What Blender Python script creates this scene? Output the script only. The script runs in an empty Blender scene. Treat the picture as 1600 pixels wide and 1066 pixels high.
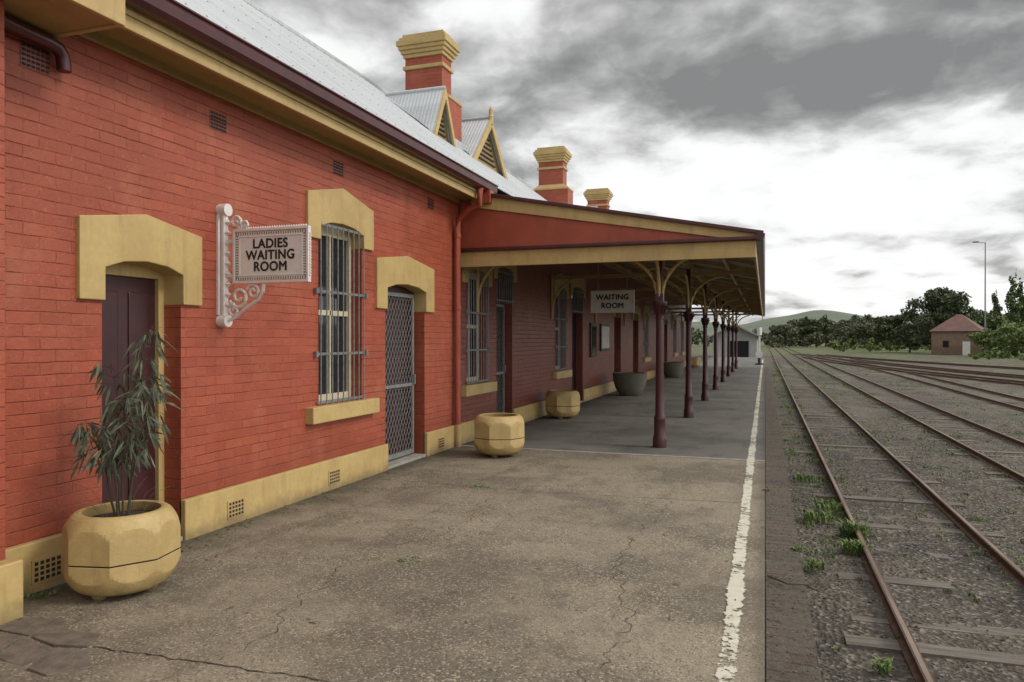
import bpy, math, random, bmesh
import numpy as np
from mathutils import Vector, Matrix
from mathutils import noise as mn
random.seed(7); np.random.seed(7)
sc=bpy.context.scene
rad=math.radians
WX=-4.53      # face of the station wall
GZ=-1.04      # track bed level

# ------------------------------------------------------------------ nodes
class NT:
    def __init__(s,tree): s.t=tree
    def n(s,typ,**kw):
        nd=s.t.nodes.new(typ)
        for k,v in kw.items(): setattr(nd,k,v)
        return nd
    def put(s,sock,v):
        if hasattr(v,'is_output'): s.t.links.new(v,sock)
        elif hasattr(v,'outputs'): s.t.links.new(v.outputs[0],sock)
        else: sock.default_value=v
    def math(s,op,a,b=None,c=None,clamp=False):
        nd=s.t.nodes.new('ShaderNodeMath'); nd.operation=op; nd.use_clamp=clamp
        s.put(nd.inputs[0],a)
        if b is not None: s.put(nd.inputs[1],b)
        if c is not None: s.put(nd.inputs[2],c)
        return nd.outputs[0]
    def mix(s,f,a,b,blend='MIX'):
        nd=s.t.nodes.new('ShaderNodeMix'); nd.data_type='RGBA'; nd.blend_type=blend
        s.put(nd.inputs[0],f)
        s.put(nd.inputs[6],a if not isinstance(a,tuple) else rgba(a))
        s.put(nd.inputs[7],b if not isinstance(b,tuple) else rgba(b))
        return nd.outputs[2]
    def mr(s,v,a,b,c=0.0,d=1.0,smooth=True):
        nd=s.t.nodes.new('ShaderNodeMapRange')
        if smooth: nd.interpolation_type='SMOOTHSTEP'
        s.put(nd.inputs[0],v)
        for i,x in enumerate((a,b,c,d)): nd.inputs[i+1].default_value=x
        return nd.outputs[0]
    def noise(s,vec,scale,detail=4,rough=.55,dist=0):
        nd=s.t.nodes.new('ShaderNodeTexNoise')
        if vec is not None: s.put(nd.inputs['Vector'],vec)
        nd.inputs['Scale'].default_value=scale; nd.inputs['Detail'].default_value=detail
        nd.inputs['Roughness'].default_value=rough; nd.inputs['Distortion'].default_value=dist
        return nd.outputs[0]
    def vadd(s,a,b):
        nd=s.t.nodes.new('ShaderNodeVectorMath'); nd.operation='ADD'; s.put(nd.inputs[0],a); s.put(nd.inputs[1],b); return nd.outputs[0]
def rgba(c): return (c[0],c[1],c[2],1.0)
def newmat(name):
    m=bpy.data.materials.new(name); m.use_nodes=True
    t=NT(m.node_tree); b=m.node_tree.nodes['Principled BSDF']
    pos=t.n('ShaderNodeNewGeometry').outputs['Position']
    return m,t,b,pos
def scaled(t,pos,v):
    nd=t.n('ShaderNodeVectorMath',operation='MULTIPLY'); t.put(nd.inputs[0],pos); nd.inputs[1].default_value=v
    return nd.outputs[0]
def bump(t,b,h,strength,dist):
    nd=t.n('ShaderNodeBump'); nd.inputs['Strength'].default_value=strength; nd.inputs['Distance'].default_value=dist
    t.put(nd.inputs['Height'],h); t.t.links.new(nd.outputs[0],b.inputs['Normal'])
def mat(name,c1,c2=None,scale=3,rough=.6,bs=0,bd=.003,bscale=60,metal=0,stretch=(1,1,1),dirt=0,spec=.5,grime=0):
    m,t,b,pos=newmat(name)
    if c2 is None: c2=tuple(x*.8 for x in c1)
    f=t.mr(t.noise(scaled(t,pos,stretch),scale,6,.6),.35,.65)
    col=t.mix(f,c1,c2)
    fine=t.noise(pos,scale*9,3,.6)
    col=t.mix(t.mr(fine,.3,.75,0,.35),col,tuple(x*.72 for x in c1))
    if grime>0:
        gn=t.noise(scaled(t,pos,(5,5,.7)),1.6,6,.7)
        col=t.mix(t.mr(gn,.5,.75,0,grime),col,tuple(x*.42 for x in c1))
    if dirt>0:
        z=t.n('ShaderNodeSeparateXYZ'); t.put(z.inputs[0],pos)
        d=t.mr(t.math('ADD',z.outputs[2],t.math('MULTIPLY',t.noise(pos,7,6,.7),.28)),.10,.30,dirt,0)
        col=t.mix(d,col,(.08,.062,.04))
    t.put(b.inputs['Base Color'],col)
    b.inputs['Roughness'].default_value=rough; b.inputs['Metallic'].default_value=metal
    b.inputs['Specular IOR Level'].default_value=spec
    if bs>0: bump(t,b,t.noise(pos,bscale,4,.6),bs,bd)
    return m
def brickmat(name,c1,c2,mortar,rough=.5,joint=.6):
    m,t,b,pos=newmat(name)
    s=t.n('ShaderNodeSeparateXYZ'); t.put(s.inputs[0],pos)
    wob=t.math('MULTIPLY',t.math('SUBTRACT',t.noise(pos,3.5,4),.5),.022)
    wob2=t.math('MULTIPLY',t.math('SUBTRACT',t.noise(pos,9,3),.5),.035)
    c=t.n('ShaderNodeCombineXYZ'); t.put(c.inputs[0],t.math('ADD',t.math('ADD',s.outputs[0],s.outputs[1]),wob2)); t.put(c.inputs[1],t.math('ADD',s.outputs[2],wob))
    br=t.n('ShaderNodeTexBrick'); t.put(br.inputs['Vector'],c)
    br.inputs['Color1'].default_value=rgba(c1); br.inputs['Color2'].default_value=rgba(c2); br.inputs['Mortar'].default_value=rgba(tuple((a+q)/2 for a,q in zip(c1,c2)))
    br.inputs['Scale'].default_value=1; br.inputs['Brick Width'].default_value=.235; br.inputs['Row Height'].default_value=.083
    br.inputs['Mortar Size'].default_value=.006; br.inputs['Mortar Smooth'].default_value=.9; br.inputs['Bias'].default_value=-.1
    row=t.math('FRACT',t.math('DIVIDE',t.math('ADD',s.outputs[2],wob),.083))
    bed=t.math('MAXIMUM',t.mr(row,.0,.08,1,0),t.mr(row,.94,1,0,1))
    jn=t.math('MAXIMUM',bed,t.math('MULTIPLY',br.outputs['Fac'],joint))
    jn=t.math('MULTIPLY',jn,t.mr(t.noise(scaled(t,pos,(1,1,2.5)),1.8,6,.75),.35,.62,.12,1))
    col=br.outputs[0]
    big=t.mr(t.noise(pos,.9,6,.65),.35,.7,0,.6)
    col=t.mix(big,col,tuple(x*.70 for x in c1))
    hl=t.mr(t.noise(pos,1.7,5,.65),.50,.72,0,.6)
    col=t.mix(hl,col,(c1[0]*1.08,c1[1]*1.5,c1[2]*1.6))
    st=t.mr(t.noise(scaled(t,pos,(1,5,.5)),1.4,5,.7),.52,.75,0,.45)
    col=t.mix(st,col,tuple(x*.58 for x in c2))
    fl=t.mr(t.noise(pos,26,4,.7),.58,.7,0,.5)
    col=t.mix(fl,col,tuple(min(1,x*1.2+.04) for x in c1))
    dk=t.mr(t.noise(pos,40,3,.7),.6,.72,0,.45)
    col=t.mix(dk,col,tuple(x*.5 for x in c2))
    col=t.mix(t.math('MULTIPLY',jn,.5),col,mortar)
    lo=t.mr(t.math('ADD',s.outputs[2],t.math('MULTIPLY',t.noise(pos,3,6,.7),.6)),.5,1.0,.45,0)
    col=t.mix(lo,col,tuple(x*.55 for x in c2))
    t.put(b.inputs['Base Color'],col); b.inputs['Roughness'].default_value=rough
    b.inputs['Specular IOR Level'].default_value=.4
    h=t.math('SUBTRACT',t.math('MULTIPLY',t.noise(pos,45,4,.6),.6),jn)
    h=t.math('ADD',h,t.math('MULTIPLY',t.noise(pos,9,3,.6),1.1))
    bump(t,b,h,1.0,.006)
    return m
M={}
M['red']=brickmat('painted_red_brick',(.375,.088,.045),(.31,.064,.034),(.16,.036,.024))
M['redflat']=mat('red_paint',(.365,.078,.040),(.31,.062,.033),4,.5,.2,grime=.35)
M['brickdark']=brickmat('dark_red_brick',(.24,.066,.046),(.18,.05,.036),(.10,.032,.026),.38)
M['hutbrick']=brickmat('hut_brick',(.27,.17,.12),(.19,.12,.085),(.3,.25,.2))
M['yel']=mat('yellow_paint',(.53,.38,.155),(.45,.315,.125),3,.55,.25,.004,40,dirt=.6,grime=.4)
M['yelp']=mat('yellow_painted_concrete',(.51,.37,.155),(.43,.305,.125),5,.6,.5,.004,70,dirt=.6,grime=.45)
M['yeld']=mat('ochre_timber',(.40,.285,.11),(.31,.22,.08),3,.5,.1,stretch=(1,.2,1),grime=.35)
M['maroon']=mat('maroon_paint',(.060,.013,.016),(.045,.011,.014),5,.32,.05)
M['gutter']=mat('gutter_paint',(.085,.017,.019),(.055,.013,.015),5,.35,.05)
M['doorm']=mat('maroon_door',(.05,.013,.015),(.035,.010,.012),5,.35,.05)
M['white']=mat('white_cast_iron',(.76,.71,.67),(.70,.63,.59),9,.5,.15,grime=.2)
M['signw']=mat('sign_face',(.76,.71,.67),(.71,.64,.60),3,.5)
M['signg']=mat('hanging_sign_face',(.62,.59,.53),(.50,.47,.42),6,.6)
M['black']=mat('black_letters',(.012,.012,.014),None,6,.5)
M['cream']=mat('cream_sash',(.66,.60,.42),(.58,.5,.34),6,.5)
M['steel']=mat('galvanised_bars',(.25,.25,.25),(.16,.16,.16),20,.45,metal=.3)
M['screen']=mat('security_screen',(.30,.30,.29),(.21,.21,.20),20,.4,metal=.3)
M['vent']=mat('vent_dark',(.03,.018,.014),None,20,.8)
M['hole']=mat('dark_interior',(.008,.008,.009),None,6,.9)
M['joint']=mat('joint_gap',(.035,.03,.022),None,6,.95)
M['soil']=mat('potting_soil',(.07,.055,.04),(.035,.026,.02),25,.95,.8,.02,60)
M['bowl']=mat('aggregate_concrete',(.17,.155,.125),(.11,.10,.08),30,.9,.8,.01,90)
M['rail']=mat('rusty_rail',(.135,.066,.038),(.068,.036,.024),9,.75,.2)
M['railtop']=mat('rail_head',(.30,.23,.18),(.15,.10,.07),5,.5,metal=.3,stretch=(1,.15,1))
M['sleeper']=mat('weathered_sleeper',(.205,.18,.15),(.10,.083,.068),6,.9,.8,.01,30,stretch=(.3,4,1))
M['conc']=mat('grey_concrete',(.34,.32,.285),(.25,.235,.205),6,.8,.3)
M['tin']=mat('rusty_tin',(.19,.085,.065),(.12,.065,.05),1,.6)
M['pole']=mat('steel_pole',(.25,.26,.27),None,6,.5,metal=.3)
M['bark']=mat('bark',(.10,.08,.06),(.05,.04,.03),8,.9,.6,.02,20)
M['glassw']=mat('white_paint',(.75,.75,.73),(.65,.65,.62),3,.6)
M['shed']=mat('shed_cladding',(.40,.40,.39),(.33,.32,.3),.5,.6)
M['stone']=mat('ballast_stone',(.155,.13,.105),(.055,.046,.038),22,.9)
M['stonel']=mat('pale_stone',(.34,.30,.25),(.2,.172,.14),22,.9)
M['grit']=mat('loose_grit',(.30,.265,.20),(.13,.11,.085),30,.9)
M['paver']=mat('broken_paver',(.17,.135,.105),(.095,.078,.06),9,.9,.9,.01,40)
M['twig']=mat('twig',(.06,.05,.035),None,30,.9)
M['litter']=mat('dry_leaf_litter',(.16,.11,.06),(.08,.06,.035),30,.9)
m,t,b,pos=newmat('window_glass'); b.inputs['Base Color'].default_value=(.02,.024,.028,1); b.inputs['Roughness'].default_value=.06
bump(t,b,t.noise(pos,3,2),.1,.01); M['glass']=m
def roofmat(name,c1,c2):
    m,t,b,pos=newmat(name)
    st=t.noise(scaled(t,pos,(.25,6,.25)),1.5,6,.7)
    col=t.mix(t.mr(st,.3,.7),c1,c2)
    s=t.n('ShaderNodeSeparateXYZ'); t.put(s.inputs[0],pos)
    sheet=t.math('FRACT',t.math('MULTIPLY',s.outputs[1],1/.762))
    col=t.mix(t.mr(sheet,.0,.05,.35,0),col,tuple(x*.5 for x in c2))
    lap=t.math('FRACT',t.math('MULTIPLY',s.outputs[0],1/.9))
    col=t.mix(t.mr(lap,.0,.03,.3,0),col,tuple(x*.6 for x in c2))
    col=t.mix(t.mr(t.noise(pos,1.2,6,.65),.5,.8,0,.35),col,tuple(x*.65 for x in c2))
    t.put(b.inputs['Base Color'],col); b.inputs['Roughness'].default_value=.45; b.inputs['Metallic'].default_value=.2
    return m
M['roof']=roofmat('corrugated_roof',(.54,.56,.575),(.42,.44,.45))
M['croof']=roofmat('corrugated_canopy',(.44,.47,.41),(.33,.36,.30))
def leafmat(name,c1,c2,scale=.5):
    m,t,b,pos=newmat(name)
    col=t.mix(t.mr(t.noise(pos,scale,5,.7),.35,.65),c1,c2)
    t.put(b.inputs['Base Color'],col); b.inputs['Roughness'].default_value=.6
    return m
M['leaf']=leafmat('sapling_leaf',(.055,.068,.04),(.12,.132,.08),14)
M['leafd']=leafmat('dark_foliage',(.045,.062,.027),(.11,.13,.055),.4)
M['leafo']=leafmat('olive_foliage',(.07,.08,.04),(.13,.14,.07),.3)
M['leafl']=leafmat('light_foliage',(.10,.15,.035),(.19,.235,.075),.5)
M['leafp']=leafmat('poplar_foliage',(.06,.10,.028),(.13,.17,.055),.6)
M['weed']=leafmat('weed_leaf',(.085,.145,.028),(.16,.22,.055),4)
M['hill']=leafmat('hill_grass',(.075,.105,.058),(.115,.14,.08),.006)
def platmat(name,base,dark,light,agg):
    m,t,b,pos=newmat(name)
    col=t.mix(t.mr(t.noise(pos,.75,8,.68),.42,.58),base,dark)
    col=t.mix(t.mr(t.noise(scaled(t,pos,(.5,1,1)),.45,5,.6),.48,.62,0,.75),col,tuple(min(1,x*1.3) for x in base))
    col=t.mix(t.mr(t.noise(scaled(t,pos,(1,.35,1)),2.2,6,.7),.5,.68,0,.6),col,tuple(x*.62 for x in dark))
    col=t.mix(t.mr(t.noise(pos,5.5,5,.7),.56,.72,0,.4),col,tuple(x*.6 for x in dark))
    v=t.n('ShaderNodeTexVoronoi'); t.put(v.inputs['Vector'],pos); v.inputs['Scale'].default_value=85
    sv=t.n('ShaderNodeSeparateColor'); t.put(sv.inputs[0],v.outputs['Color'])
    wear=t.mr(t.noise(pos,1.1,5,.7),.35,.65,.45,1)
    col=t.mix(t.math('MULTIPLY',t.math('MULTIPLY',t.mr(sv.outputs[0],.7,.95),agg),wear),col,light)
    col=t.mix(t.math('MULTIPLY',t.math('MULTIPLY',t.mr(sv.outputs[1],.7,.95),agg),wear),col,tuple(x*.38 for x in dark))
    s=t.n('ShaderNodeSeparateXYZ'); t.put(s.inputs[0],pos)
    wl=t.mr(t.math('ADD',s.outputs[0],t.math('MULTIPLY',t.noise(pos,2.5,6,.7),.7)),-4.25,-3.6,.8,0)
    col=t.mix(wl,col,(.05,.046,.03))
    el_=t.mr(t.math('ADD',s.outputs[0],t.math('MULTIPLY',t.math('SUBTRACT',t.noise(pos,3,6,.7),.5),.1)),-.1,-.02,0,.55)
    col=t.mix(el_,col,tuple(x*.7 for x in dark))
    t.put(b.inputs['Base Color'],col); b.inputs['Roughness'].default_value=.82; b.inputs['Specular IOR Level'].default_value=.4
    h=t.math('ADD',t.math('MULTIPLY',v.outputs[0],-1.0),t.math('MULTIPLY',t.noise(pos,8,4),1.0))
    bump(t,b,h,.5,.006)
    return m
M['plat']=platmat('platform_asphalt',(.235,.197,.142),(.142,.119,.087),(.44,.38,.275),.7)
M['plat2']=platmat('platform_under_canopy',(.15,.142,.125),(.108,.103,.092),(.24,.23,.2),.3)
m,t,b,pos=newmat('worn_line_paint')
b.inputs['Roughness'].default_value=.7
t.put(b.inputs['Base Color'],t.mix(t.noise(pos,12,5,.7),(.72,.69,.56),(.42,.39,.31)))
s=t.n('ShaderNodeSeparateXYZ'); t.put(s.inputs[0],pos)
edge=t.math('ABSOLUTE',t.math('SUBTRACT',t.math('ADD',s.outputs[0],t.math('MULTIPLY',t.math('SUBTRACT',t.noise(pos,1.2,4),.5),.03)),-.18))
a=t.math('ADD',t.noise(pos,14,6,.75),t.mr(edge,.03,.065,.0,.25))
a=t.math('ADD',a,t.math('MULTIPLY',t.math('SUBTRACT',t.noise(pos,1.7,3),.5),.5))
tr=t.n('ShaderNodeBsdfTransparent'); mx=t.n('ShaderNodeMixShader')
t.put(mx.inputs[0],t.mr(a,.53,.62)); t.t.links.new(b.outputs[0],mx.inputs[1]); t.t.links.new(tr.outputs[0],mx.inputs[2])
t.t.links.new(mx.outputs[0],m.node_tree.nodes['Material Output'].inputs[0]); M['line']=m
m,t,b,pos=newmat('coping_brick')
br=t.n('ShaderNodeTexBrick'); t.put(br.inputs['Vector'],pos)
br.inputs['Color1'].default_value=(.14,.10,.076,1); br.inputs['Color2'].default_value=(.08,.062,.05,1); br.inputs['Mortar'].default_value=(.04,.034,.028,1)
br.inputs['Scale'].default_value=1; br.inputs['Brick Width'].default_value=.26; br.inputs['Row Height'].default_value=.115; br.inputs['Mortar Size'].default_value=.007
br.offset=0
col=t.mix(t.mr(t.noise(pos,3,7,.75),.40,.58,0,.9),br.outputs[0],(.115,.098,.076))
col=t.mix(t.mr(t.noise(pos,18,5,.75),.5,.7,0,.6),col,(.035,.03,.025))
col=t.mix(t.mr(t.noise(pos,55,3,.7),.58,.7,0,.6),col,(.28,.245,.195))
col=t.mix(t.mr(t.noise(pos,1.3,5,.7),.55,.7,0,.4),col,(.065,.07,.035))
t.put(b.inputs['Base Color'],col); b.inputs['Roughness'].default_value=.95
bump(t,b,t.math('SUBTRACT',t.math('MULTIPLY',t.noise(pos,22,6,.7),2.5),t.math('MULTIPLY',br.outputs['Fac'],.8)),1,.012); M['coping']=m
m,t,b,pos=newmat('track_bed_ground')
s=t.n('ShaderNodeSeparateXYZ'); t.put(s.inputs[0],pos)
col=t.mix(t.mr(t.noise(pos,.5,8,.7),.38,.62),(.125,.104,.082),(.064,.054,.043))
col=t.mix(t.mr(t.noise(scaled(t,pos,(1,.2,1)),.35,6,.65),.5,.66,0,.7),col,(.19,.16,.125))
col=t.mix(t.mr(t.noise(pos,2.4,7,.75),.54,.68,0,.5),col,(.045,.038,.031))
v=t.n('ShaderNodeTexVoronoi'); t.put(v.inputs['Vector'],pos); v.inputs['Scale'].default_value=22
sv=t.n('ShaderNodeSeparateColor'); t.put(sv.inputs[0],v.outputs['Color'])
col=t.mix(t.mr(sv.outputs[0],.6,1,0,.65),col,(.28,.245,.2))
col=t.mix(t.mr(sv.outputs[1],.6,1,0,.7),col,(.035,.03,.025))
g=t.noise(scaled(t,pos,(1,.6,1)),.22,9,.75)
g=t.math('ADD',g,t.mr(s.outputs[0],5,30,-.02,.09,False))
g=t.math('ADD',g,t.mr(s.outputs[0],34,60,0,.12,False))
g=t.math('ADD',g,t.mr(s.outputs[1],12,100,.0,.055,False))
g=t.math('ADD',g,t.mr(s.outputs[1],110,160,0,.15,False))
g=t.math('ADD',g,t.math('MULTIPLY',t.math('SUBTRACT',t.noise(pos,3,8,.8),.5),.5))
gc=t.mix(t.mr(t.noise(pos,.6,6,.7),.35,.65),(.085,.12,.036),(.165,.17,.075))
col=t.mix(t.mr(g,.55,.69,0,.85),col,gc)
t.put(b.inputs['Base Color'],col); b.inputs['Roughness'].default_value=.95
bump(t,b,t.math('ADD',v.outputs[0],t.math('MULTIPLY',t.noise(pos,4,5),1.5)),1.0,.035); M['ground']=m

# ------------------------------------------------------------------ mesh helpers
class MB:
    def __init__(s): s.v=[]; s.f=[]
    def box(s,x0,x1,y0,y1,z0,z1):
        i=len(s.v)
        s.v+=[(x0,y0,z0),(x1,y0,z0),(x1,y1,z0),(x0,y1,z0),(x0,y0,z1),(x1,y0,z1),(x1,y1,z1),(x0,y1,z1)]
        s.f+=[tuple(i+k for k in q) for q in ((0,3,2,1),(4,5,6,7),(0,1,5,4),(1,2,6,5),(2,3,7,6),(3,0,4,7))]
        return s
    def quad(s,*p):
        i=len(s.v); s.v+=list(p); s.f.append(tuple(range(i,i+len(p)))); return s
    def prism(s,pts,axis,a0,a1):
        i=len(s.v); n=len(pts)
        for a in (a0,a1):
            for p in pts:
                s.v.append((a,p[0],p[1]) if axis=='x' else (p[0],a,p[1]) if axis=='y' else (p[0],p[1],a))
        s.f.append(tuple(i+k for k in range(n))[::-1]); s.f.append(tuple(i+n+k for k in range(n)))
        for k in range(n):
            l=(k+1)%n; s.f.append((i+k,i+l,i+n+l,i+n+k))
        return s
    def tube(s,pts,r,seg=8,r1=None,cap=True):
        pts=[Vector(p) for p in pts]; n=len(pts); i0=len(s.v)
        for k,p in enumerate(pts):
            d=(pts[min(k+1,n-1)]-pts[max(k-1,0)]).normalized()
            up=Vector((0,0,1)) if abs(d.z)<.9 else Vector((0,1,0))
            a=d.cross(up).normalized(); b=d.cross(a)
            rr=r if r1 is None else r+(r1-r)*k/(n-1)
            for j in range(seg):
                th=2*math.pi*(j+.5)/seg
                s.v.append(tuple(p+a*math.cos(th)*rr+b*math.sin(th)*rr))
        for k in range(n-1):
            for j in range(seg):
                l=(j+1)%seg
                s.f.append((i0+k*seg+j,i0+(k+1)*seg+j,i0+(k+1)*seg+l,i0+k*seg+l))
        if cap:
            s.f.append(tuple(i0+j for j in range(seg))[::-1]); s.f.append(tuple(i0+(n-1)*seg+j for j in range(seg)))
        return s
    def lathe(s,prof,cx,cy,seg=24,cz=0,rot=0):
        i0=len(s.v); n=len(prof)
        for r,z in prof:
            for j in range(seg):
                th=2*math.pi*(j+.5)/seg+rot
                s.v.append((cx+r*math.cos(th),cy+r*math.sin(th),cz+z))
        for k in range(n-1):
            for j in range(seg):
                l=(j+1)%seg
                s.f.append((i0+k*seg+j,i0+k*seg+l,i0+(k+1)*seg+l,i0+(k+1)*seg+j))
        s.f.append(tuple(i0+j for j in range(seg))[::-1]); s.f.append(tuple(i0+(n-1)*seg+j for j in range(seg)))
        return s
    def build(s,name,m,parent=None,bevel=0,smooth=False,split=40):
        me=bpy.data.meshes.new(name); me.from_pydata(s.v,[],s.f); me.validate()
        if len(s.f)<60000:
            bm=bmesh.new(); bm.from_mesh(me); bmesh.ops.recalc_face_normals(bm,faces=bm.faces); bm.to_mesh(me); bm.free()
        o=bpy.data.objects.new(name,me); sc.collection.objects.link(o)
        me.materials.append(M[m] if isinstance(m,str) else m)
        if smooth:
            me.polygons.foreach_set('use_smooth',[True]*len(me.polygons))
            md=o.modifiers.new('e','EDGE_SPLIT'); md.split_angle=rad(split)
        if bevel>0:
            md=o.modifiers.new('b','BEVEL'); md.width=bevel; md.segments=2; md.limit_method='ANGLE'; md.angle_limit=rad(40)
        if parent: setpar(o,parent)
        return o
def setpar(o,p):
    o.parent=p; o.matrix_parent_inverse=Matrix.Translation(-Vector(p.location))
def empty(name,loc=(0,0,0)):
    e=bpy.data.objects.new(name,None); e.location=loc; e.empty_display_size=.3; sc.collection.objects.link(e); return e
def box(name,x0,x1,y0,y1,z0,z1,m,parent=None,bevel=0): return MB().box(x0,x1,y0,y1,z0,z1).build(name,m,parent,bevel)

# ------------------------------------------------------------------ ground
gv=[];gf=[]
xs=np.concatenate([[-2500,-600,-200,-60,-20],np.linspace(-5,0,5),np.linspace(.3,14,70),np.linspace(15,60,30),[90,150,300,700,2500]])
ys=np.concatenate([[-400,-60,-10],np.linspace(-4,30,110),np.linspace(31,70,40),[90,120,160,220,320,500,900,3000]])
def gz(x,y):
    if x<.3 or y<-4 or x>60 or y>70: return GZ-.03
    return GZ-.022+mn.noise(Vector((x*.9,y*.9,0)))*.04+mn.noise(Vector((x*2.6,y*2.6,4)))*.022
nx,ny=len(xs),len(ys)
for y in ys:
    for x in xs: gv.append((x,y,gz(x,y)))
for j in range(ny-1):
    for i in range(nx-1):
        a=j*nx+i; gf.append((a,a+1,a+1+nx,a+nx))
g=MB(); g.v=gv; g.f=gf; g.build('ground','ground',smooth=True)

# platform
pl=empty('railway_platform',(-2,20,0))
box('asphalt_near',-5,0,-4,10.5,-1.3,0,'plat',pl)
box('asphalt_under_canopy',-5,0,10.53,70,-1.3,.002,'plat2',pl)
box('joint_strip',-4.47,-.002,10.47,10.57,-.2,.006,'conc',pl)
box('brick_coping',.003,.262,-4,70,-1.35,-.008,'coping',pl,.006)
MB().quad((-.245,-4,.007),(-.115,-4,.007),(-.115,62,.007),(-.245,62,.007)).build('white_safety_line','line',pl)
pv=MB()
polys=[[(-4.14,3.17),(-3.92,3.26),(-3.73,3.13),(-3.86,2.99),(-4.12,2.99)],[(-3.70,3.12),(-3.50,3.14),(-3.42,2.98),(-3.60,2.93),(-3.83,2.98)],
 [(-4.13,2.96),(-3.87,2.96),(-3.80,2.74),(-4.05,2.62),(-4.14,2.72)],[(-3.84,2.95),(-3.58,2.90),(-3.50,2.70),(-3.77,2.73)],[(-3.55,2.9),(-3.39,2.95),(-3.2,2.82),(-3.32,2.66),(-3.47,2.68)]]
for k,pg in enumerate(polys):
    i=len(pv.v); n=len(pg); hs=.006+.006*(k%3)
    cx=sum(p[0] for p in pg)/n; cy=sum(p[1] for p in pg)/n
    tx,ty=random.uniform(-.05,.05),random.uniform(-.05,.05)
    for p in pg: pv.v.append((p[0],p[1],-.03))
    for p in pg: pv.v.append((p[0],p[1],hs+(p[0]-cx)*tx+(p[1]-cy)*ty))
    pv.f.append(tuple(range(i+n,i+2*n)))
    for q in range(n): l=(q+1)%n; pv.f.append((i+q,i+l,i+n+l,i+n+q))
pv.build('broken_pavers','paver',pl,.004)
jm=MB()
def crack(pts,w,n=60,amp=.03,seed=1):
    P=[Vector((p[0],p[1],.004)) for p in pts]; out=[]
    for i in range(n+1):
        f=i/n*(len(P)-1); k=min(int(f),len(P)-2); p=P[k].lerp(P[k+1],f-k)
        o=mn.noise(Vector((i*.35,seed*3.1,0)))*amp
        d=(P[k+1]-P[k]).normalized(); nn=Vector((-d.y,d.x,0)); ww=w*(.35+.9*abs(mn.noise(Vector((i*.5,seed*7.7,2)))*1.6))
        out.append((p+nn*(o+ww),p+nn*(o-ww)))
    for i in range(n): jm.quad(tuple(out[i][0]),tuple(out[i+1][0]),tuple(out[i+1][1]),tuple(out[i][1]))
crack([(-3.4,3.0),(-2.1,3.06),(-.9,3.02)],.006,80,.03,1)
crack([(-4.4,7.7),(-2.4,7.62),(-.25,7.75)],.005,90,.05,2)
crack([(-.9,3.0),(-.7,4.2),(-1.1,5.6),(-.9,7.6)],.003,120,.12,4)
crack([(-2.6,3.1),(-2.9,4.6),(-2.5,6.1),(-2.8,7.6)],.0026,120,.12,5)
crack([(-3.2,7.7),(-3.0,9.0),(-3.3,10.4)],.0025,80,.1,6)
jm.build('joints_and_cracks','joint',pl)

# ------------------------------------------------------------------ station building
st=empty('station_building',(-8.5,20,0))
Y0,Y1=3.18,47.0
doors=[(4.07,4.83,0,2.25,'door1'),(8.27,9.40,0,2.38,'door2'),(12.33,13.2,0,2.98,'door3'),(17.75,18.9,0,2.98,'door4'),(23.2,24.3,0,2.6,'d'),(26.7,27.9,0,2.6,'d'),(35.4,36.6,0,2.6,'d')]
wins=[(6.80,7.69,.94,2.95),(10.95,11.85,.92,2.80),(16.25,17.15,.92,2.87),(29.2,30.3,.92,2.7),(39.2,40.3,.92,2.7),(43,44,.92,2.7)]
ops=[(a,b,c,d) for a,b,c,d,_ in doors]+wins
DEP=.24
w=MB(); wd=MB()
def wallcells(mb,y0,y1,z0,z1):
    ysb=sorted({y0,y1}|{v for o in ops for v in o[:2] if y0<v<y1}); zsb=sorted({z0,z1}|{v for o in ops for v in o[2:] if z0<v<z1})
    for i in range(len(ysb)-1):
        for k in range(len(zsb)-1):
            cy=(ysb[i]+ysb[i+1])/2; cz=(zsb[k]+zsb[k+1])/2
            if any(o[0]<cy<o[1] and o[2]<cz<o[3] for o in ops): continue
            mb.quad((WX,ysb[i],zsb[k]),(WX,ysb[i+1],zsb[k]),(WX,ysb[i+1],zsb[k+1]),(WX,ysb[i],zsb[k+1]))
    for o in ops:
        if y0<=o[0]<y1:
            a,b,c,d=o
            mb.quad((WX,a,c),(WX-DEP,a,c),(WX-DEP,a,d),(WX,a,d)); mb.quad((WX,b,c),(WX-DEP,b,c),(WX-DEP,b,d),(WX,b,d))
            mb.quad((WX,a,d),(WX,b,d),(WX-DEP,b,d),(WX-DEP,a,d)); 
            if c>0: mb.quad((WX,a,c),(WX,b,c),(WX-DEP,b,c),(WX-DEP,a,c))
wallcells(w,Y0-.2,10.6,0,3.95); w.build('front_wall','red',st)
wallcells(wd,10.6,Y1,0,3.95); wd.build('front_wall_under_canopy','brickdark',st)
RIDGE=(-8.54,7.50)
w=MB()
w.box(-12.6,-12.4,Y0,Y1,0,3.95)
w.prism([(-12.4,0),(WX,0),(WX,3.95),(-8.54,7.1),(-12.4,3.95)],'y',Y1-.2,Y1)
w.build('rear_and_gable_walls','red',st)
bk=MB()
for a,b,c,d in ops: bk.box(WX-DEP-.6,WX-DEP-.55,a-.2,b+.2,c-.02,d+.2)
bk.build('interior_backing','hole',st)
p=MB(); cuts=sorted([(a,b) for a,b,_,_,_ in doors]); y=Y0-.2
for a,b in cuts: p.box(WX-.02,WX+.045,y,a,-.05,.33); y=b
p.box(WX-.02,WX+.045,y,Y1,-.05,.33)
p.build('plinth','yel',st,.008)
vb=MB(); vh=MB()
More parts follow.
